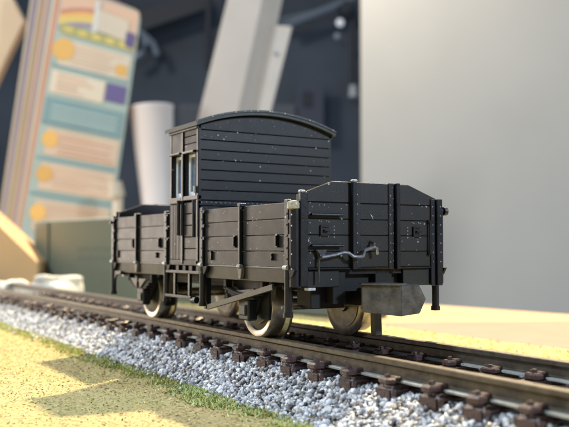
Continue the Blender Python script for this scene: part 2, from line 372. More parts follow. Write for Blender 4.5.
for k in range(-3, 33):
    X = X0-k*PITCH_S
    if first is None:
        first = obj('sleeper', sl, 'sleeper', track, smooth=True); s = first; s.location.x = X-track.location.x
        chairs = []
        for yc in (-4.92, 4.92):
            for sg in (-1, 1):
                cb = MB(); yy = yc+sg*.98
                cb.box(-.62, .62, min(yy, yy+sg*.95), max(yy, yy+sg*.95), -HH, -.92, .14)
                cb.box(-.42, .42, min(yc+sg*.3, yy+sg*.2), max(yc+sg*.3, yy+sg*.2), -1.27, -.86, .1)
                cb.cyl((-.0, yy+sg*.42, -.95), (0, yy+sg*.42, -.66), .24, .18, 8)
                cb.cyl((-.42, yy+sg*.3, -1), (-.42, yy+sg*.3, -.78), .16, .12, 6)
                c_ = obj('rail_chair', cb, 'sleeper', s)
                c_.location = Vector((0, c_.location.y, c_.location.z)); c_.location.y = (yy+sg*.4)-0; chairs.append(c_)
                c_.location.z += 0
        for c_ in chairs: pass
    else:
        s = first.copy(); C.objects.link(s); s.location.x = X-track.location.x+rnd.uniform(-.14, .14); s.location.y += rnd.uniform(-.2, .2); s.location.z += rnd.uniform(-.06, .03); s.rotation_euler.z = rnd.uniform(-.035, .035)
        for c_ in chairs:
            d = c_.copy(); C.objects.link(d); d.parent = s; d.location.x += rnd.uniform(-.06, .06); d.rotation_euler.z = rnd.uniform(-.22, .22); d.scale = (rnd.uniform(.8, 1.15), rnd.uniform(.85, 1.1), rnd.uniform(.8, 1.08))
        s.parent = track
# ================================================================ WAGON
wag = empty('freight_wagon', (-21.5, 0, 0), 'black four wheeled model freight wagon with a planked cab in its middle', 'train wagon')
L = 42.94; H = 7.8
def part(name, mb, mat='black', parent=None, **k): return obj(name, mb, mat, parent or wag, **k)
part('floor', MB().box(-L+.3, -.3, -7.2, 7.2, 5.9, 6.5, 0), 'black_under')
PL = [6.46, 7.83, 9.19, 10.53, 11.89]
def bolt(mb, x, y, z, n, r=.2): mb.dome((x, y, z), r*.78, n, 8)
# ---- drop sides
def side_wall(x0, x1, sg, flip):
    yo = sg*H; yi = sg*(H-.62)
    sw = part('side_wall', MB().box(x0, x1, min(yi, yo-sg*.18), max(yi, yo-sg*.18), 6.4, 11.84, .0), 'black')
    for a, b_ in zip(PL, PL[1:]):
        obj('plank', MB().box(x0+.02, x1-.02, min(yo-sg*.2, yo), max(yo-sg*.2, yo), a+.022, b_-.022, .04), 'black', sw)
    # sill strip under the planks, leaning in a little
    obj('sill_strip', MB().prism([(x0, yo-sg*.5, 5.2), (x0, yo-sg*.12, 5.2), (x0, yo-sg*.02, 6.4), (x0, yo-sg*.5, 6.4)], (x1-x0, 0, 0), .03), 'black', sw)
    obj('hinge_rail', MB().box(x0, x1, min(yo, yo+sg*.1), max(yo, yo+sg*.1), 6.36, 6.5, .03), 'black_trim', sw)
    xm = (x0+x1)/2+(-.15)
    mp = MB().box(xm-.18, xm+.18, min(yo, yo+sg*.34), max(yo, yo+sg*.34), 6.5, 12.12, .05)
    mp.box(xm-.30, xm+.30, min(yo-sg*.3, yo+sg*.36), max(yo-sg*.3, yo+sg*.36), 11.86, 12.14, .05)
    obj('side_stanchion', mp, 'black_trim', sw)
    obj('hinge_bolt', MB().cyl((xm-.28, yo+sg*.25, 6.48), (xm+.32, yo+sg*.25, 6.48), .19, n=10), 'dimbolt', sw)
    obj('sill_bracket', MB().prism([(xm-.42, yo-sg*.1, 6.3), (xm+.42, yo-sg*.1, 6.3), (xm+.16, yo-sg*.1, 5.3), (xm-.16, yo-sg*.1, 5.3)], (0, sg*.35, 0), .04), 'tan', sw)
    rv = MB()
    for xq in (x0+.35, x1-.35):
        for z in (7.1, 8.5, 9.9, 11.2): bolt(rv, xq, yo, z, (0, sg, 0), .11)
    for z in PL[:-1]:
        for dx in (-.55, .6): bolt(rv, xm+dx, yo, z+.7, (0, sg, 0), .07)
    obj('rivets', rv, 'black_trim', sw, kind='stuff')
    # clasps and number plates, as in the photograph
    for xc, z0, z1 in ((xm-1.15, 8.15, 9.25), (x1-1.35, 8.15, 9.25)):
        cl = MB(); cl.box(xc-.09, xc+.09, min(yo, yo+sg*.3), max(yo, yo+sg*.3), z0+.1, z1-.1, .03)
        for z in (z0, z1-.16): cl.box(xc-.14, xc+.22, min(yo, yo+sg*.24), max(yo, yo+sg*.24), z, z+.16, .03)
        obj('clasp', cl, 'black_trim', sw)
    for xc, z0, z1 in ((x0+1.45, 6.95, 7.85), (x1-2.2, 7.05, 7.65)):
        cl = MB(); cl.box(xc-.10, xc+.10, min(yo, yo+sg*.2), max(yo, yo+sg*.2), z0, z1, .03); bolt(cl, xc+.02, yo+sg*.2, z1-.1, (0, sg, 0), .12); bolt(cl, xc+.02, yo+sg*.2, z0+.1, (0, sg, 0), .1)
        obj('catch', cl, 'black_trim', sw)
    return sw
def post(x, sg, z0=2.45, z1=12.1, gusset=0):
    yo = sg*(H+.12)
    p = part('corner_post', MB().box(x-.34, x+.34, min(yo-sg*.2, yo+sg*.18), max(yo-sg*.2, yo+sg*.18), 6.3, z1, .06), 'black_trim')
    q = MB().cyl((x, yo-sg*.05, z0+.35), (x, yo-sg*.05, 6.35), .33, .33, 14); q.cyl((x, yo-sg*.05, z0), (x, yo-sg*.05, z0+.4), .43, .41, 14)
    obj('step_leg', q, 'black_trim', p, smooth=True)
    obj('post_bolt', MB().cyl((x-.28, yo+sg*.2, 6.5), (x+.32, yo+sg*.2, 6.5), .2, n=10), 'bare', p)
    r = MB()
    for z in (7.2, 8.1, 9.1, 10, 10.9, 11.7): bolt(r, x+.12, yo+sg*.18, z, (0, sg, 0), .12)
    # hinge lugs sticking out of the post
    for z in (8.9, 10.1, 11.5): obj('hinge_lug', MB().box(x+.2, x+.62, min(yo-sg*.1, yo+sg*.16), max(yo-sg*.1, yo+sg*.16), z, z+.34, .05), 'black_trim', p)
    obj('rivets', r, 'black_trim', p, kind='stuff')
    if gusset:
        xe = x+gusset*2.6
        pts = [(x+gusset*.3, yo-sg*.2, 5.35), (xe, yo-sg*.2, 5.35), (xe, yo-sg*.2, 5.05), (x+gusset*1.2, yo-sg*.2, 4.9), (x+gusset*.62, yo-sg*.2, 4.4), (x+gusset*.35, yo-sg*.2, 3.4)]
        obj('gusset', MB().prism(pts, (0, sg*.25, 0)), 'black_trim', p)
    # wedge shaped toggles beside the bolt
    obj('toggle', MB().prism([(x+.4, yo-sg*.1, 6.35), (x+1.35, yo-sg*.1, 6.35), (x+1.0, yo-sg*.1, 5.8), (x+.55, yo-sg*.1, 5.5)], (0, sg*.28, 0), .03), 'black_under', p)
    return p
for sg in (-1, 1):
    side_wall(-16.45, -1.25, sg, 1); side_wall(-42.3, -26.45, sg, -1)
    post(-.85, sg, gusset=-0.0); post(-16.95, sg); post(-25.85, sg); post(-42.35, sg, gusset=1)
    # round corner rod with pale worn cap
    rod = part('corner_rod', MB().cyl((-.18, sg*(H-.12), 4.95), (-.18, sg*(H-.12), 11.35), .42, n=18), 'black_trim', smooth=True)
    if sg < 0:
        obj('rod_cap', MB().lathe([(.30, 0), (.52, .12), (.55, .5), (.42, .72), (.15, .78)], (-.20, sg*(H-.02), 11.2), (0, 0, 1), 18), 'worn', rod, smooth=True)
    r = MB()
    for z in (6.4, 7.6, 8.7, 9.9, 10.8): bolt(r, -.02, sg*(H+.26), z, (.2, sg, 0), .10)
    obj('rivets', r, 'bare', rod, kind='stuff')
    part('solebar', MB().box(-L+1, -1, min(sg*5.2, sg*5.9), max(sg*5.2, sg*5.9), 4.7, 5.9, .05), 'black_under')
# ---- end walls
def end_wall(sx):
    """sx=+1: the end towards the camera; -1: the far end"""
    def X(x): return x if sx > 0 else -L-x
    ew = part('end_wall', MB().prism([(X(-.62), y, z) for y, z in ((-7.25, 6.3), (7.6, 6.3), (7.6, 12.45), (4.05, 13.64), (-4.05, 13.64), (-7.25, 12.5))], (X(-.14)-X(-.62), 0, 0)), 'black')
    for a, b_ in zip(PL, PL[1:]):
        q = MB().box(min(X(-.16), X(0)), max(X(-.16), X(0)), -7.22, 7.5, a+.02, b_-.02, .035); obj('plank', q, 'black', ew)
    obj('top_plank', MB().prism([(X(-.16), y, z) for y, z in ((-7.22, 11.92), (7.5, 11.92), (7.5, 12.46), (4.05, 13.70), (-4.05, 13.70), (-7.22, 12.58))], (X(0)-X(-.16), 0, 0), .05), 'black', ew)
    # angle irons, inner ribs with rivet strips
    def strip(name, y0, y1, z0, z1, x1, x0=-.02, mat='black_trim'):
        return obj(name, MB().box(min(X(x0), X(x1)), max(X(x0), X(x1)), y0, y1, z0, z1, .05), mat, ew)
    strip('corner_angle', -7.4, -6.68, 4.95, 12.7, .34); strip('corner_angle', 7.1, 7.72, 4.75, 12.5, .36); strip('angle_flange', 6.55, 7.08, 4.75, 12.5, .12)
    strip('end_rib', -2.24, -1.84, 6.28, 13.8, .42); strip('end_rib', 2.45, 2.85, 6.28, 13.75, .42)
    strip('rivet_strip', 1.78, 2.4, 6.28, 13.75, .10); strip('rivet_strip', -1.76, -1.2, 6.4, 13.7, .06)
    strip('end_ledge', -6.6, -2.35, 6.32, 6.46, .22); strip('end_ledge', 2.95, 6.5, 6.32, 6.46, .22); strip('end_ledge', -1.7, 1.75, 6.32, 6.46, .14)
    rv = MB()
    for y, x in ((1.98, .10), (-1.6, .06), (-6.3, 0), (6.75, .12), (7.45, .36)):
        for z in np.arange(6.9, 13.4 if abs(y) < 3 else 12.2, .82): bolt(rv, X(x), y+rnd.uniform(-.04, .04), z, (sx, 0, 0), .10)
    for z in (6.8, 7.7, 8.3, 9.2, 10.1, 11.2, 12.2, 13.2): bolt(rv, X(.10), 2.26, z+.2, (sx, 0, 0), .07)
    for y, z in ((-6.1, 11.5), (-5.4, 11.65), (-4.9, 11.66), (-3.2, 11.4), (5.3, 12.0), (5.6, 11.8), (-6.4, 8.9), (3.3, 8.7)): bolt(rv, X(0), y, z, (sx, 0, 0), .09)
    obj('rivets', rv, 'dimbolt', ew, kind='stuff')
    if sx > 0:
        for z in (10.85, 8.3):
            h = MB().cyl((.32, -6.35, z), (.32, -3.25, z), .13, n=10)
            for y in (-6.2, -3.4): h.cyl((0, y, z), (.32, y, z), .1, n=8)
            obj('hand_rail', h, 'black_trim', ew, smooth=True)
        h = MB().box(.12, .3, 6.28, 6.46, 7.5, 10.55, .05); h.box(.0, .2, 6.2, 6.5, 10.3, 10.6, .03); h.box(0, .2, 6.2, 6.5, 7.45, 7.7, .03)
        obj('hand_rail', h, 'black_trim', ew)
        # lamp bracket, left and right
        for yc, sgn in ((-4.9, 1), (4.95, 1)):
            lb = MB(); lb.box(0, .12, yc-.45, yc+.45, 9.82, 10.0, .03); lb.box(0, .17, yc-.45, yc-.27, 9.1, 10.0, .03); lb.box(0, .18, yc-.45, yc+.42, 9.1, 9.26, .03); lb.box(0, .26, yc-.1, yc+.45, 9.48, 9.62, .03)
            obj('lamp_bracket', lb, 'black_trim', ew)
            rv = MB()
            for dy, z in ((-.5, 10.35), (-.3, 10.3), (.25, 10.35), (.45, 10.3), (.0, 9.95), (.45, 9.9), (-.38, 9.05), (.4, 9.05)): bolt(rv, 0, yc+dy, z, (1, 0, 0), .085)
            s_ = 1 if yc < 0 else -1
            for z in (9.9, 9.6, 9.3, 9.0): bolt(rv, 0, yc+s_*1.0, z, (1, 0, 0), .10)
            obj('rivets', rv, 'dimbolt', ew, kind='stuff')
        obj('white_fleck', MB().quad((.02, -.18, 11.0), (.02, 0, 10.75), (.02, .12, 10.55), (.02, -.03, 10.9), .04), 'winframe', ew)
        # cranked coupling lever and its brackets
        lv = MB().tube([(.5, -5.5, 7.35), (.5, -4.9, 7.42), (.5, -4.1, 7.55), (.5, -3.3, 7.74), (.62, -2.85, 7.68), (.75, -2.45, 7.4), (.8, -1.9, 7.36), (.75, -1.45, 7.45), (.7, -1.3, 7.85), (.6, -.9, 8.0), (.55, -.1, 8.2), (.55, .12, 8.0), (.55, .2, 7.55)], .15, 8)
        lever = obj('coupling_lever', lv, 'bare', ew, smooth=True)
        lever.data.materials[0] = M['silver']
        kb = MB(); kb.prism([(.05, -5.95, 7.98), (.05, -4.85, 7.98), (.05, -5.05, 7.6), (.05, -5.3, 7.15), (.05, -5.6, 7.15), (.05, -5.55, 7.6)], (.35, 0, 0), .04); kb.cyl((.25, -5.6, 7.3), (.25, -5.62, 5.3), .09, n=8)
        obj('lever_bracket', kb, 'lever', ew)
        kb = MB(); kb.cyl((.0, -.15, 8.65), (.55, -.1, 8.45), .13, n=8); kb.dome((.0, .25, 8.35), .14, (1, 0, 0)); kb.dome((0, .55, 8.3), .12, (1, 0, 0)); kb.dome((0, .35, 8.1), .1, (1, 0, 0))
        obj('lever_bracket', kb, 'lever', ew)
        obj('corner_tip', MB().box(-.1, .36, -7.45, -6.9, 12.55, 12.85, .1), 'dimbolt', ew); obj('corner_tip', MB().box(0, .5, -2.3, -1.75, 13.65, 13.9, .1), 'dimbolt', ew)
    # beam below the floor
    eb = part('end_beam', MB().box(min(X(-.55), X(-.12)), max(X(-.55), X(-.12)), -7.1, -3.3, 4.85, 6.28, .05), 'black')
    obj('end_beam_block', MB().box(min(X(-.55), X(-.12)), max(X(-.55), X(-.12)), 3.5, 7.0, 4.8, 6.28, .05), 'black', eb)
    obj('drawbar_recess', MB().box(min(X(-1.4), X(-.9)), max(X(-1.4), X(-.9)), -3.3, 3.5, 4.4, 6.25, .03), 'black_under', eb)
    obj('drawbar_cheek', MB().box(min(X(-1.2), X(-.2)), max(X(-1.2), X(-.2)), -3.9, -2.6, 3.4, 6.1, .05), 'black_under', eb)
    obj('drawbar_cheek', MB().box(min(X(-1.2), X(-.3)), max(X(-1.2), X(-.3)), .6, 2.4, 4.9, 6.2, .05), 'black_under', eb)
    for y in (-6.2,): obj('base_plate', MB().box(min(X(-.5), X(.1)), max(X(-.5), X(.1)), y-.35, y+.4, 4.62, 4.84, .03), 'bare', eb)
    return ew
end_wall(1); end_wall(-1)
part('latch_knob', MB().cyl((-.2, 7.8, 11.45), (-.2, 8.25, 11.45), .2, n=10).cyl((-.2, 8.25, 11.45), (-.2, 8.6, 11.45), .4, n=12).cyl((-.2, 8.6, 11.45), (-.2, 8.75, 11.45), .2, n=10), 'black_trim')
part('latch_knob', MB().cyl((-L+.2, -7.8, 11.3), (-L+.2, -8.3, 11.3), .2, n=10), 'black_trim')
# ---- cab
CX0, CX1, CH = -24.8, -17.82, 7.97
R = (8.0**2+1.45**2)/(2*1.45)
def arch(y, zb): return zb+math.sqrt(R*R-y*y)-math.sqrt(R*R-64)
cab = part('cab', MB().prism([(CX0+.2, y, z) for y, z in [(-7.0, 6.4), (7.0, 6.4), (7.0, 20.2)]+[(y, arch(y, 20.15)) for y in np.linspace(7.0, -7.0, 9)][1:-1]+[(-7.0, 20.2)]], (CX1-CX0-.4, 0, 0)), 'black_under')
zl = [19.947-i*1.008 for i in range(8)]
for X0c, X1c in ((CX1-.2, CX1), (CX0, CX0+.2)):
    for a, b_ in zip(zl, zl[1:]):
        obj('plank', MB().box(X0c, X1c, -CH, CH, b_+.03, a-.03, .04), 'black', cab)
    top = [(X0c, -CH, 19.98), (X0c, CH, 19.98), (X0c, CH, 20.3)]+[(X0c, y, arch(y, 20.3)) for y in np.linspace(7.5, -7.5, 15)]+[(X0c, -CH, 20.3)]
    obj('gable_plank', MB().prism(top, (X1c-X0c, 0, 0), .03), 'black', cab)
    obj('base_board', MB().box(X0c+.02, X1c-.02, -CH, CH, 6.5, zl[-1]-.035, .04), 'black_trim', cab)
    obj('ledge', MB().box(X0c-.1, X1c+.14, -CH+.1, CH-.1, 12.35, 12.55, .04), 'black_trim', cab)
rv = MB()
for i in range(30): bolt(rv, CX1-.02, -7.6+i*.525, 12.68, (1, 0, 0), .11)
for i in range(12): bolt(rv, CX1, -7.4+i*1.33, 20.15 if i in (0, 11) else arch(-7.4+i*1.33, 20.2)-.28, (1, 0, 0), .07)
obj('rivets', rv, 'dimbolt', cab, kind='stuff')
rf = MB(); n = 28
prof = [(y, arch(y, 20.42)) for y in np.linspace(-8.4, 8.25, n)]
top = [(y, z+.42) for y, z in prof]
rf.prism([(-25.35, y, z) for y, z in prof+top[::-1]], (8.05, 0, 0)); obj('roof', rf, 'roof', cab, smooth=True)
rr = MB(); rr.prism([(-17.42, y, z+ .0) for y, z in [(a, b_+.30) for a, b_ in prof]+[(a, b_+.50) for a, b_ in prof][::-1]], (.22, 0, 0)); obj('roof_edge', rr, 'roof', cab, smooth=True)
for sg in (-1, 1):
    def B(x0, x1, z0, z1, o0=-.35, o1=0., bev=.05, mb=None):
        return (mb or MB()).box(x0, x1, min(sg*(CH+o0), sg*(CH+o1)), max(sg*(CH+o0), sg*(CH+o1)), z0, z1, bev)
    # framing of the cab side
    obj('side_panel', B(CX0, -21.75, 17.95, 20.3), 'black', cab)
    for i in range(3): obj('side_board', B(-21.3, -18.3, 17.95+i*.77, 18.68+i*.77), 'black', cab)
    obj('frame_post', B(-21.78, -21.35, 6.5, 20.32, -.35, .12), 'black_trim', cab)
    obj('frame_post', B(CX0-.02, CX0+.4, 12.9, 20.3, -.35, .04), 'black_trim', cab)
    obj('frame_post', B(CX1-.5, CX1-.02, 6.5, 20.3, -.34, .03), 'black_trim', cab)
    obj('cornice', B(CX0, CX1, 20.05, 20.42, -.3, .22), 'black_trim', cab)
    obj('window_sill', B(CX0-.02, -21.8, 12.75, 13.35, -.35, .12), 'tan', cab); obj('window_sill', B(-21.3, CX1, 12.95, 13.4, -.35, .1), 'black_trim', cab)
    obj('window_hood', B(CX0+.25, -21.9, 17.8, 18.0, -.3, .3), 'black_trim', cab); obj('window_hood', B(-21.25, -18.5, 17.72, 17.95, -.3, .3), 'black_trim', cab)
    for x0, x1 in ((-24.35, -21.95), (-21.15, -18.75)):
        obj('window_pane', B(x0, x1, 13.4, 17.8, -.75, -.62, 0), 'pane', cab)
        wf = MB()
        for a, b_ in ((x0+.12, x0+.5), (x1-.5, x1-.12)): B(a, b_, 13.45, 17.7, -.62, -.42, .03, wf)
        B(x0+.12, x1-.12, 13.4, 13.85, -.62, -.43, .03, wf); B(x0+.12, x1-.12, 17.4, 17.7, -.62, -.43, .03, wf)
        obj('window_frame', wf, 'winframe', cab)
        wf = MB(); B(x0, x0+.12, 13.4, 17.8, -.62, -.1, .02, wf); B(x1-.12, x1, 13.4, 17.8, -.62, -.1, .02, wf); obj('window_reveal', wf, 'black_trim', cab)
    # lower left: door of upright boards; lower right: level boards
    for i in range(4): obj('door_board', B(-24.8+i*.76, -24.8+i*.76+.72, 6.9, 12.7, -.35, -.02), 'black', cab)
    for i in range(5): obj('side_board', B(-21.3, -17.9, 6.9+i*1.18, 6.9+i*1.18+1.13, -.35, -.02), 'black', cab)
    obj('door_rail', B(CX0, CX1, 6.35, 6.88, -.4, .03), 'black', cab)
    obj('grab_rail', MB().cyl((-21.9, sg*(CH+.32), 9.4), (-21.9, sg*(CH+.32), 13.0), .2, n=10), 'black_trim', cab, smooth=True)
    obj('grab_rail', MB().cyl((-18.2, sg*(CH+.3), 9.2), (-18.2, sg*(CH+.3), 12.9), .2, n=10), 'black_trim', cab, smooth=True)
    obj('door_handle', MB().cyl((-18.4, sg*(CH+.15), 13.6), (-18.4, sg*(CH+.15), 14.3), .16, n=8), 'bare', cab)
    for x0, x1 in ((-25.2, -24.5), (-23.6, -22.9), (-21.9, -21.2), (-20.4, -19.6), (-18.7, -18.0)):
        obj('hanger', MB().box(x0, x1, min(sg*7.5, sg*7.8), max(sg*7.5, sg*7.8), 5.5, 6.4, .04), 'black', cab)
    # step under the door
    st = part('step_frame', MB().box(-25.5, -17.2, min(sg*7.75, sg*8.15), max(sg*7.75, sg*8.15), 5.52, 5.82, .05), 'black_trim')
    obj('step_bar', MB().box(-25.5, -19.0, min(sg*7.6, sg*8.25), max(sg*7.6, sg*8.25), 3.0, 3.3, .05), 'black_trim', st)
    for x in (-23.35, -19.75): obj('step_hanger', MB().box(x-.22, x+.22, min(sg*7.8, sg*8.1), max(sg*7.8, sg*8.1), 3.28, 5.55, .04), 'black_trim', st)
    obj('step_foot', MB().cyl((-19.2, sg*7.9, 2.9), (-18.2, sg*7.9, 2.95), .34, n=12), 'black_trim', st)
# pale dust motes caught on the plastic
dr = random.Random(21); dm = MB()
for _ in range(46):
    y, z = dr.uniform(-7.7, 7.7), 20.9-abs(dr.gauss(0, 3.4))
    if 13 < z < arch(y, 20.3)-.1: dm.dome((CX1-.005, y, z), dr.choice((.03, .04, .05, .09)), (1, 0, 0), 6)
for _ in range(22): dm.dome((-.01, dr.uniform(-7, 7), dr.uniform(6.6, 12.3)), dr.choice((.025, .03, .04, .05)), (1, 0, 0), 6)
for _ in range(34): dm.dome((dr.uniform(-16.2, -1.5), -H+.005, dr.uniform(6.6, 11.8)), dr.choice((.025, .03, .04, .05)), (0, -1, 0), 6)
for _ in range(22): dm.dome((-17.19, y_:=dr.uniform(-8, 8), arch(y_, 20.42)+.40), dr.choice((.04, .06, .08)), (1, 0, .6), 6)
part('dust_motes', dm, 'bare', kind='stuff')
# ---- wheels, axles, axle guards
AX = (-9.65, -35.0)
WR = 2.85
prof_w = [(.75, 1.05), (.9, .95), (2.35, .80), (2.45, 1.0), (2.80, 1.0), (WR, .9), (WR+.04, -.5), (3.28, -.72), (3.30, -.95), (3.1, -1.05), (2.4, -1.05), (.6, -1.0)]
for ax in AX:
    part('axle', MB().cyl((ax, -5.9, WR), (ax, 5.9, WR), .55, n=14), 'wheel_back', smooth=True)
    for sg in (-1, 1):
        wh = part('wheel', MB().lathe([(.75, 1.0), (2.3, .78), (2.3, -.95), (.6, -.98)], (ax, sg*4.9, WR), (0, sg, 0), 56), 'wheel_dark', smooth=True)
        obj('tyre', MB().lathe([(2.2, .5), (2.25, .9), (2.45, 1.0), (2.80, 1.0), (WR, .9), (WR+.04, -.5), (3.28, -.72), (3.30, -.95), (3.1, -1.05), (2.4, -1.05), (2.25, -.9)], (ax, sg*4.9, WR), (0, sg, 0), 56), 'wheel', wh, smooth=True)
        hb = MB().cyl((ax, sg*3.84, WR), (ax, sg*3.5, WR), .95, .85, 20); obj('hub', hb, 'wheel_back', wh, smooth=True)
        obj('wheel_disc', MB().lathe([(2.3, 0), (2.4, .02), (2.4, .05), (.8, .06)], (ax, sg*3.83, WR), (0, -sg, 0), 40), 'wheel_back', wh)
        # axle guard (W-shaped), spring and box
        y0, y1 = sg*6.15, sg*6.5
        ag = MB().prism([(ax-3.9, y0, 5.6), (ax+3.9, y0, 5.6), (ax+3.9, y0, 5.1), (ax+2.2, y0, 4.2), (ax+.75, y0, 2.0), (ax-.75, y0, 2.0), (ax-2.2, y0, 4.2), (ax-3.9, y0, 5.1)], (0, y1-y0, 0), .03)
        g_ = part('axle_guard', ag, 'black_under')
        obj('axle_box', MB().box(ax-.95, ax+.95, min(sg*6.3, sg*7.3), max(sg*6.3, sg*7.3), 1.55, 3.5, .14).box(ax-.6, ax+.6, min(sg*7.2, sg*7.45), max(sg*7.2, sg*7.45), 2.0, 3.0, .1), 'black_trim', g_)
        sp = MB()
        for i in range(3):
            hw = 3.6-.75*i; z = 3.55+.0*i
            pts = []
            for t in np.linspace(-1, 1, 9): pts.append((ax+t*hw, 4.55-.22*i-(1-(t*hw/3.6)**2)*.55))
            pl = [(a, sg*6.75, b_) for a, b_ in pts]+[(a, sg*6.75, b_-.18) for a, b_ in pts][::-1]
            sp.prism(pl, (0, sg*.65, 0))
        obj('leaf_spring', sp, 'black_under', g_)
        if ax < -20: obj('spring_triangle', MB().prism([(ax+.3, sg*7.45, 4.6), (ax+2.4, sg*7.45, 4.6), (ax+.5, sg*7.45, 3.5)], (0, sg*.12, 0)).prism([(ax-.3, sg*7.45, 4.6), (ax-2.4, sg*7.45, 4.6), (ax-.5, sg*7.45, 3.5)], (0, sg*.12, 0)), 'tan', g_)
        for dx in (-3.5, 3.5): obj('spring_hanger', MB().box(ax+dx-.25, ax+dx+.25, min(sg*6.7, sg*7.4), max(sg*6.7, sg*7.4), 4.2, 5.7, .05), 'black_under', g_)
        # brake shoe outboard of the wheel, hung on a pale strap
        s2 = 1 if ax > -20 else -1
        bs = MB()
        pts = [(ax+s2*(-2.9), 3.6), (ax-s2*3.05, 2.7), (ax-s2*2.8, 1.6), (ax-s2*3.2, 1.5), (ax-s2*3.6, 2.7), (ax-s2*3.4, 3.7)]
        bs.prism([(a, sg*4.3, b_) for a, b_ in pts], (0, sg*1.2, 0), .03)
        obj('brake_shoe', bs, 'black_under', g_)
        pts = [(ax-s2*3.1, 5.4), (ax-s2*3.45, 2.6), (ax-s2*3.75, 2.6), (ax-s2*3.5, 5.4)]
        obj('brake_hanger', MB().prism([(a, sg*4.6, b_) for a, b_ in pts], (0, sg*.6, 0)), 'tan', g_)
for sg in (-1, 1):
    part('brake_block', MB().box(-8.3, -6.9, min(sg*5.95, sg*6.2), max(sg*5.95, sg*6.2), 1.7, 5.6, .05), 'black_under')
# near front hanger strap that shows pale in front of the wheel
bh = MB(); zz = [(5.5, -6.85), (4.4, -6.8), (3.2, -6.9), (2.3, -7.3), (1.6, -8.1), (1.25, -9.0)]
bh.prism([(x_, -6.0, z_) for z_, x_ in zz]+[(x_-.42, -6.0, z_-.05) for z_, x_ in zz][::-1], (0, .5, 0)); part('brake_strap', bh, 'tan')
# brake levers along both sides, rods and braces
for sg in (-1, 1):
    part('brake_lever', MB().bar((-16.0, sg*7.75, 2.4), (-3.7, sg*7.6, 4.8), .25, .5, (0, 0, 1)), 'tanlever')
    part('brake_rod', MB().bar((-12.6, sg*6.9, 3.9), (-8.2, sg*6.9, 4.3), .25, .35), 'tan')
    part('lever_guide', MB().box(-17.9, -17.4, min(sg*6.7, sg*7.3), max(sg*6.7, sg*7.3), 2.1, 5.4, .05), 'black_trim')
    part('truss_bar', MB().bar((-14.5, sg*5.5, 4.8), (-29.5, sg*5.5, 4.8), .5, .8), 'black_under')
    cn = MB()
    for i in range(4): cn.cyl((-13.7, sg*6.9, 5.3-i*.5), (-13.7+(.18 if i % 2 else -.18), sg*6.9, 4.9-i*.5), .13, n=8)
    part('safety_chain', cn, 'lever')
part('cross_beam', MB().box(-5.0, -3.6, -6.0, 5.6, 4.5, 5.9, .05), 'black_under')
part('cross_beam', MB().box(-L+3.6, -L+5, -6.0, 6.0, 4.2, 5.9, .05), 'black_under')
part('brake_cylinder', MB().cyl((-22, -1.5, 3.9), (-17, -1.5, 3.9), 1.4, n=20), 'black_under')
part('brake_cylinder', MB().box(-3.5, -1.3, -5.4, -1.9, 3.0, 5.9, .08), 'black_under')
part('push_rod', MB().cyl((-3.0, -7.2, 3.1), (-3.0, 2.2, 3.1), .14, n=8), 'tan')
part('push_rod', MB().cyl((-33, 0, 3.6), (-10, 0, 3.6), .25, n=8), 'black_under')
# ---- couplers
def coupler(sx):
    def X(x): return x if sx > 0 else -L-x
    top = [(3.95, 0), (2.15, 2.55), (1.2, 2.55), (1.2, -2.55), (1.75, -2.55)] if False else [(3.95, 0), (4.35, 2.25), (1.3, 2.5), (.9, -2.4), (1.75, -2.35)]
    top = [(3.95, 0.0), (2.55, 2.45), (1.0, 2.45), (1.0, -2.4), (1.75, -2.35)]
    q = MB(); a = []
    # lower face of the right half is cut back, as on the photograph
    for x_, y_ in top: pass
    zt, zb = 5.0, 2.62
    A = {k: Vector((X(x_), y_, z_)) for k, (x_, y_, z_) in {
        'nt': (3.95, 0, zt), 'nb': (3.95, 0, zb-.1), 'lt': (1.75, -2.35, zt-.05), 'lb': (1.75, -2.35, zb+.2),
        'rt': (3.72, 2.1, zt+.1), 'rm': (3.62, 2.95, 3.85), 'rb': (3.71, 2.2, zb+.05),
        'blt': (.7, -1.7, zt), 'blb': (.7, -1.7, zb+.3), 'brt': (.7, 1.9, zt), 'brm': (.7, 2.6, 3.85), 'brb': (.7, 2.0, zb+.3)}.items()}
    vs = {k: q.bm.verts.new(v) for k, v in A.items()}
    for f in (('nt', 'nb', 'lb', 'lt'), ('nt', 'rt', 'rm', 'rb', 'nb'), ('lt', 'lb', 'blb', 'blt'), ('rt', 'brt', 'brm', 'rm'), ('rm', 'brm', 'brb', 'rb'),
              ('nt', 'lt', 'blt', 'brt', 'rt'), ('nb', 'rb', 'brb', 'blb', 'lb'), ('blt', 'blb', 'brb', 'brm', 'brt')):
        q.bm.faces.new([vs[k] for k in f])
    bmesh.ops.bevel(q.bm, geom=list(q.bm.edges), offset=.07, segments=2, affect='EDGES', clamp_overlap=True)
    cp = part('coupler', q, 'coupler')
    obj('coupler_plate', MB().prism([(X(4.1), -.0, 5.03), (X(1.85), -2.45, 5.03), (X(.6), -1.8, 5.03), (X(.6), .9, 5.03), (X(3.6), .95, 5.03)], (0, 0, .16), .02), 'coupler', cp)
    obj('shank', MB().box(min(X(-4), X(1)), max(X(-4), X(1)), -.9, .9, 3.2, 4.7, .1), 'black_under', cp)
    obj('coupler_pin', MB().prism([(X(.4), .2, 3.2), (X(.4), -.55, 3.2), (X(1.1), -.55, 3.2), (X(1.1), .2, 3.2)], (X(.1)-X(0), 0, -2.5), .08), 'tanlever', cp)
coupler(1); coupler(-1)
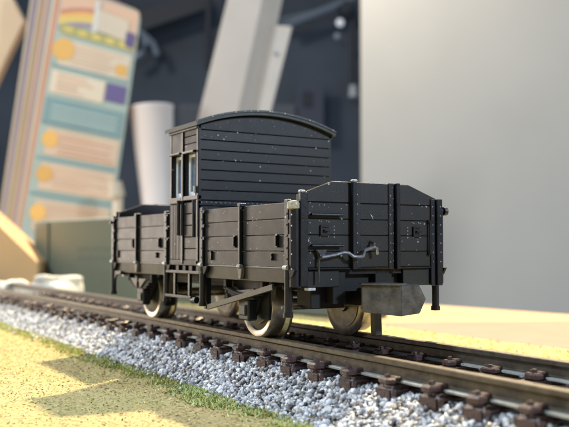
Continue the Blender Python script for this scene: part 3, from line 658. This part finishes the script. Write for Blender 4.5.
# ================================================================ BACKGROUND THINGS
# long grey-green box standing on the board behind the wagon
A0 = Vector((-190, 21, -4.99)); A1 = Vector((-68, 48, -4.99)); dn = (A1-A0).normalized(); back = Vector((-dn.y, dn.x, 0))
bx = empty('carton', A0, 'grey green cardboard carton lying behind the wagon', 'box')
def at_box(u, v, w=0): return A0+dn*u+back*w+Vector((0, 0, v))
q = MB().prism([at_box(0, 0), at_box((A1-A0).length, 0), at_box((A1-A0).length, 21.2), at_box(0, 21.2)], back*9, .4)
obj('carton_body', q, 'box_green', bx)
pr_ = MB()
rr2 = random.Random(4)
for row, v in enumerate((12.3, 10.0)):
    u = 24.0
    while u < 47:
        wd = rr2.uniform(1.5, 4.0); pr_.prism([at_box(u, v, -.03), at_box(u+wd, v, -.03), at_box(u+wd, v+1.2, -.03), at_box(u, v+1.2, -.03)], back*.05); u += wd+rr2.uniform(.5, 1.1)
obj('print', pr_, 'box_ink', bx)
obj('flap', MB().prism([at_box(.4, .5, -.5), at_box(9, .5, -.5), at_box(8, 20.6, -.5), at_box(.4, 20.6, -.5)], back*.4), 'box_green', bx)
# white plaster scrap and wooden wedge
def lump(name, c, size, mat, seed, label, cat, rot=0):
    q = MB(); bmesh.ops.create_icosphere(q.bm, subdivisions=4, radius=1)
    for v in q.bm.verts:
        p_ = v.co.copy(); s_ = 1+.35*noise.noise(p_*1.6+Vector((seed, 0, 0)))
        p_ = Vector([math.copysign(abs(t)**.6, t) for t in p_])*s_
        v.co = Matrix.Rotation(rot, 3, 'Z') @ Vector((p_.x*size[0], p_.y*size[1], max(p_.z, -.8)*size[2]))+Vector(c)
    return tag(obj(name, q, mat, smooth=True), label, cat)
lump('plaster_piece', (-146.6, 15.0, -1.5), (5.2, 6.0, 3.2), 'plaster', 2.3, 'rough off white plaster piece beside the rails in front of the carton', 'plaster', .3)
lump('small_plaster_piece', (-152.5, 6.2, -2.6), (3.6, 3.6, 3.0), 'plaster', 5.1, 'smaller off white plaster lump nearer the orange block', 'plaster')
q = MB().prism([(-179.2, 8.5, 14.1), (-174.2, 17.6, 4.5), (-174.2, 17.6, -4.6), (-190, -11, -4.6), (-190, -11, 34)], (-16, 8.8, 0), .3)
tag(obj('wooden_block', q, 'orange_wood'), 'orange brown wooden block with a sloping top at the far left', 'wooden block')
# white tapered cup standing on the table
q = MB().lathe([(5.6, 0), (6.0, .3), (8.0, 35), (11.0, 84.2), (11.5, 84.8), (11.3, 85.6), (10.6, 85.4), (10.2, 84), (5.4, 2)], (-340.3, 124.2, -4.6), (-3.2, -5.2, 85), 48)
cup = tag(obj('cup', q, 'cup_white', smooth=True), 'tall white tapered paper cup standing behind the brochures', 'cup')
# brochures leaning in a rack
CORN = [[(-370.1, 60.2, 14.6), (-347.6, 98.0, 9.1), (-334.7, 109.7, 126.4), (-354.7, 75.7, 138.5)],
        [(-377.6, 59.3, 16.2), (-354.8, 97.6, 10.6), (-342.1, 108.9, 129.6), (-362.4, 74.3, 141.9)],
        [(-385.2, 58.3, 17.9), (-362.0, 97.2, 12.2), (-349.6, 107.9, 132.9), (-370.1, 72.9, 145.3)],
        [(-392.7, 57.2, 19.6), (-369.2, 96.6, 13.8), (-357.1, 106.8, 136.2), (-377.9, 71.3, 148.8)],
        [(-400.4, 56.1, 21.3), (-376.5, 96.0, 15.5), (-364.6, 105.7, 139.6), (-385.7, 69.7, 152.3)]]
def bil(c, u, v):
    BL, BR, TR, TL = [Vector(t) for t in c]
    return (BL*(1-u)+BR*u)*(1-v)+(TL*(1-u)+TR*u)*v
def face_n(c): 
    n_ = (Vector(c[1])-Vector(c[0])).cross(Vector(c[3])-Vector(c[0])).normalized()
    return n_ if n_.dot(Vector((58, -44, 8))-Vector(c[0])) > 0 else -n_
def sheet(c, u0, u1, v0, v1, off, th):
    n_ = face_n(c)*off
    return [bil(c, u0, v0)+n_, bil(c, u1, v0)+n_, bil(c, u1, v1)+n_, bil(c, u0, v1)+n_], face_n(c)*th
BRO = ['aqua printed brochure with orange discs and cream text panels, foremost in the rack', 'pink edged brochure directly behind the front one', 'rose coloured brochure, third in the leaning stack',
       'cream brochure, fourth in the leaning stack', 'greyish rose brochure at the back of the leaning stack']
MATS = ['paper_aqua', 'ink_peach', 'paper_rose', 'ink_olive', 'ink_lilac']
for i, c in enumerate(CORN):
    root = empty('brochure', bil(c, 0, -.13), BRO[i], 'brochure', 'brochures leaning in a rack')
    q = MB(); pts, d = sheet(c, 0, 1, -.13, 1, 0, 1); 
    if i == 0:   # rounded far corner
        n_ = face_n(c)*0; pts = [bil(c, 0, -.13), bil(c, 1, -.13), bil(c, 1, .96), bil(c, .985, .985), bil(c, .95, 1), bil(c, 0, 1)]
    q.prism(pts, -d*1.2); obj('cover', q, MATS[i], root)
    q = MB(); q.prism([bil(c, 0, -.12)-d*1.3, bil(c, .98, -.12)-d*1.3, bil(c, .98, .985)-d*1.3, bil(c, 0, .985)-d*1.3], -d*2.6); obj('pages', q, 'ink_white' if i % 2 else 'paper_pink', root)
    if i:
        for u0, u1, mt in ((0, .03, 'paper_cream'), (.06, .13, ['', 'ink_salmon', 'ink_teal', 'paper_rose', 'ink_purple'][i])):
            q = MB(); pts, d = sheet(c, u0, u1, -.1, .99, .1, .15); q.prism(pts, d); obj('printed_stripe', q, mt, root)
    else:
        def blk(name, u0, u1, v0, v1, mt, off=.1, dv=0):
            q = MB(); n_ = face_n(c)*off
            P4 = [bil(c, u0, v0)+n_, bil(c, u1, v0-dv)+n_, bil(c, u1, v1-dv)+n_, bil(c, u0, v1)+n_]
            q.prism(P4, face_n(c)*.12); return obj(name, q, mt, root)
        def disc(name, u, v, r, mt, off=.4):
            q = MB(); n_ = face_n(c); o_ = bil(c, u, v)+n_*off; q.cyl(o_, o_+n_*.15, r, n=28); return obj(name, q, mt, root)
        # header with rainbow bands
        blk('header', .02, .98, .875, .995, 'ink_peach', .05)
        for k, mt in enumerate(('ink_salmon', 'ink_orange', 'ink_yellow', 'ink_lilac')):
            q = MB(); a_, b_ = [], []
            for t in np.linspace(0, 1, 12):
                u = .03+.95*t; v = .90+.07*math.sin(t*2.6+.2)-.02*k-.035*t
                a_.append(bil(c, u, v)+face_n(c)*.25); b_.append(bil(c, u, v-.018)+face_n(c)*.25)
            q.prism(a_+b_[::-1], face_n(c)*.1); obj('rainbow_band', q, mt, root)
        blk('header_card', .50, .88, .87, .955, 'paper_cream', .5, .01); blk('figure_print', .44, .50, .86, .99, 'ink_white', .55); blk('figure_print', .86, .97, .84, .90, 'ink_purple', .55)
        blk('title_band', .06, .97, .825, .862, 'ink_olive', .3)
        for k in range(5): blk('title_letters', .12+.17*k, .22+.17*k, .832, .855, 'ink_yellow', .5)
        spec = [(.70, .805, .04, .96), (.585, .675, .0, .70), (.335, .445, .06, .97), (.195, .305, .06, .97), (.03, .155, .06, .97)]
        for k, (v0, v1, u0, u1) in enumerate(spec):
            blk('text_panel', u0+.05, u1, v0, v1, 'paper_cream' if k < 2 else 'panel_peach', .3)
            for r_ in range(6):
                vv_ = v0+(v1-v0)*(.12+.14*r_)
                blk('text_line', u0+.2 if k != 1 else u0+.12, u1-rnd.uniform(.05, .35), vv_, vv_+.005, 'ink_peach' if k != 2 or r_ % 2 else 'ink_salmon', .5)
            if k != 1: disc('orange_disc', u0+.10, (v0+v1)/2+.01, 4.2 if k else 5.6, 'ink_orange', .55)
        blk('stamp', .80, .93, .715, .76, 'ink_orange', .55)
        blk('photo_print', .72, .96, .60, .675, 'ink_purple', .3)
        blk('teal_panel', .03, .97, .465, .565, 'ink_teal', .3)
        for r_ in range(3): blk('text_line', .12, .9, .485+.022*r_, .492+.022*r_, 'paper_aqua', .5)
        for v in (.315, .17, .457, .69): blk('teal_rule', .03, .97, v, v+.012, 'ink_teal', .3)
rk = empty('brochure_rack', (-372, 80, -5), 'pale rack behind the carton holding the leaning brochures', 'rack')
q = MB(); q.prism([(-440, 40, -4.9), (-352, 40, -4.9), (-320, 104, -4.9), (-405, 118, -4.9)], (0, 0, 5), .5); obj('rack_base', q, 'ink_white', rk)
q = MB(); q.cyl((-325.5, 95, -4.9), (-325.5, 95, 34), 2.4, n=16); obj('rack_post', q, 'paper_cream', rk)
q = MB(); q.cyl((-325.5, 94.5, 33), (-325.5, 93.5, 40), 4.0, 3.2, n=20); obj('rack_knob', q, 'paper_cream', rk)
q = MB().prism([(-441.0, 26.1, 180.9), (-426.6, 50.1, 180.9), (-415.5, 72.1, 135.0), (-422.1, 63.0, 112.7), (-430.8, 51.2, 80.3), (-438, 39, 40), (-444, 29, -4.8), (-456, 8, -4.8), (-456, 8, 180)], (-7, 4, 0), .4)
tag(obj('cream_card', q, 'card_board'), 'large cream card leaning at the upper left corner behind the brochures', 'card')
# leaning channel-shaped beam, pale, with a screw
bm_ = empty('leaning_beam', (-393, 180, 60), 'pale cream metal channel beam leaning behind the cab', 'beam')
def dirv(a, b_, t): return Vector(a)*(1-t)+Vector(b_)*t
bt = [(-382.8, 182.6, 156.0), (-372.0, 200.5, 156.0)]; bb = [(-393.9, 169.8, 88.3), (-381.9, 189.6, 89.4)]
T = -.35; Bt = 2.4
f0, f1 = dirv(bt[0], bb[0], T), dirv(bt[1], bb[1], T); g0, g1 = dirv(bt[0], bb[0], Bt), dirv(bt[1], bb[1], Bt)
vb = Vector((-.84, .54, 0))
obj('front_flange', MB().prism([f0, f1, g1, g0], vb*2.5, .2), 'beam_cream', bm_)
def ext(t, b_, z):
    t = Vector(t); b_ = Vector(b_); return t+(b_-t)*((t.z-z)/(t.z-b_.z))
e0, e1 = ext((-380.7, 223.2, 177.4), (-393.8, 208.6, 89.0), 200), ext((-380.7, 223.2, 177.4), (-393.8, 208.6, 89.0), -4)
obj('web', MB().prism([f1, e0, e1, g1], Vector((-1.2, 1, 0)), .1), 'beam_cream', bm_)
r0, r1, r2, r3 = Vector((-381.6, 208.7, 145.0)), Vector((-373.6, 222.2, 143.1)), ext((-373.6, 222.2, 143.1), (-382.8, 211.5, 87.7), -4), ext((-381.6, 208.7, 145.0), (-390.0, 199.5, 87.7), -4)
obj('rear_flange', MB().prism([r0, r1, r2, r3], vb*2, .3), 'beam_cream', bm_)
obj('screw', MB().dome(Vector((-378.3, 213.6, 127)), 1.4, (.84, -.54, 0), 12), 'pale_fitting', bm_)
# dim room behind: pipe, hanging lamps, cable, monitor, dark shelf
def bgtag(name, mb, mat, label, cat, group=None, **k): return tag(obj(name, mb, mat, **k), label, cat, group)
bgtag('pipe', MB().cyl((-1215, 722, 404), (-1148, 830, 455), 7, n=14), 'grey_pipe', 'grey blue pipe slanting across the dim room beside the beam', 'pipe')
bgtag('thin_pipe', MB().cyl((-1230, 700, 412), (-1170, 790, 436), 3.5, n=12), 'grey_pipe', 'thinner pipe just above the slanting grey one', 'pipe')
bgtag('ceiling_girder', MB().bar((-1362, 480, 404), (-1290, 600, 452), 10, 34), 'dark_thing', 'dark ceiling girder in the dim room above the cup', 'girder')
bgtag('hanging_cable', MB().cyl((-1150, 827, 300), (-1148, 829, 620), 5, n=10), 'dark_thing', 'dark cable hanging beside the edge of the grey wall', 'cable')
bgtag('cable_plug', MB().cyl((-1153, 831, 278), (-1153, 831, 300), 9, 7, n=14), 'pale_fitting', 'pale plug at the lower end of the hanging cable', 'plug')
bgtag('spot_lamp_housing', MB().cyl((-1159, 812, 425), (-1150, 826, 440), 16, n=16), 'dark_thing', 'dark spotlight housing above the small bright bulb', 'lamp')
q = MB(); bmesh.ops.create_uvsphere(q.bm, u_segments=20, v_segments=12, radius=7, matrix=Matrix.Translation((-1158, 806, 410)))
bgtag('bright_bulb', q, 'bulb', 'small bright bulb glowing in the dim room right of the beam', 'bulb')
q = MB(); bmesh.ops.create_uvsphere(q.bm, u_segments=20, v_segments=12, radius=6, matrix=Matrix.Translation((-1162, 803, 386)))
bgtag('grey_fitting', q, 'pale_fitting', 'dull grey round fitting just below the bright bulb', 'fitting')
bgtag('dark_post', MB().cyl((-1284, 606, 330), (-1280, 611, 560), 6, n=12), 'dark_thing', 'dark upright rod left of the pale leaning beam', 'rod')
mon = empty('wall_screen', (-1196, 765, 260), 'blue framed screen with dark shapes on the far wall above the cab', 'screen')
mp_ = [(-1205, 745, 305), (-1180, 785, 305), (-1180, 785, 215), (-1205, 745, 215)]
obj('screen_panel', MB().prism([Vector(t) for t in mp_], (-6, 4, 0)), 'blue_screen', mon)
obj('screen_shape', MB().prism([Vector((-1198, 752, 288)), Vector((-1190, 766, 288)), Vector((-1190, 766, 262)), Vector((-1198, 752, 262))], (2, -1.2, 0)), 'dark_thing', mon)
bgtag('dark_bag', MB().prism([Vector((-1225, 716, 262)), Vector((-1206, 749, 258)), Vector((-1204, 752, 215)), Vector((-1230, 710, 215))], (-20, 12, 0), 3), 'dark_thing', 'dark bag on a shelf just above the cab roof', 'bag')
bgtag('curved_hook', MB().tube([(-1352, 498, 400), (-1343, 508, 390), (-1341, 512, 372), (-1346, 506, 356), (-1355, 492, 345)], 6, 8).tube([(-1343, 508, 390), (-1334, 524, 372), (-1330, 530, 352)], 6, 8), 'grey_pipe', 'grey forked bracket on the dim wall right of the brochures', 'bracket')
bgtag('dark_shelf', MB().prism([Vector((-700, 292, -60)), Vector((-640, 392, -60)), Vector((-640, 392, 150)), Vector((-700, 292, 150))], (-20, 14, 0), 2), 'dark_thing', 'dark cabinet behind the cup and the brochures', 'cabinet')
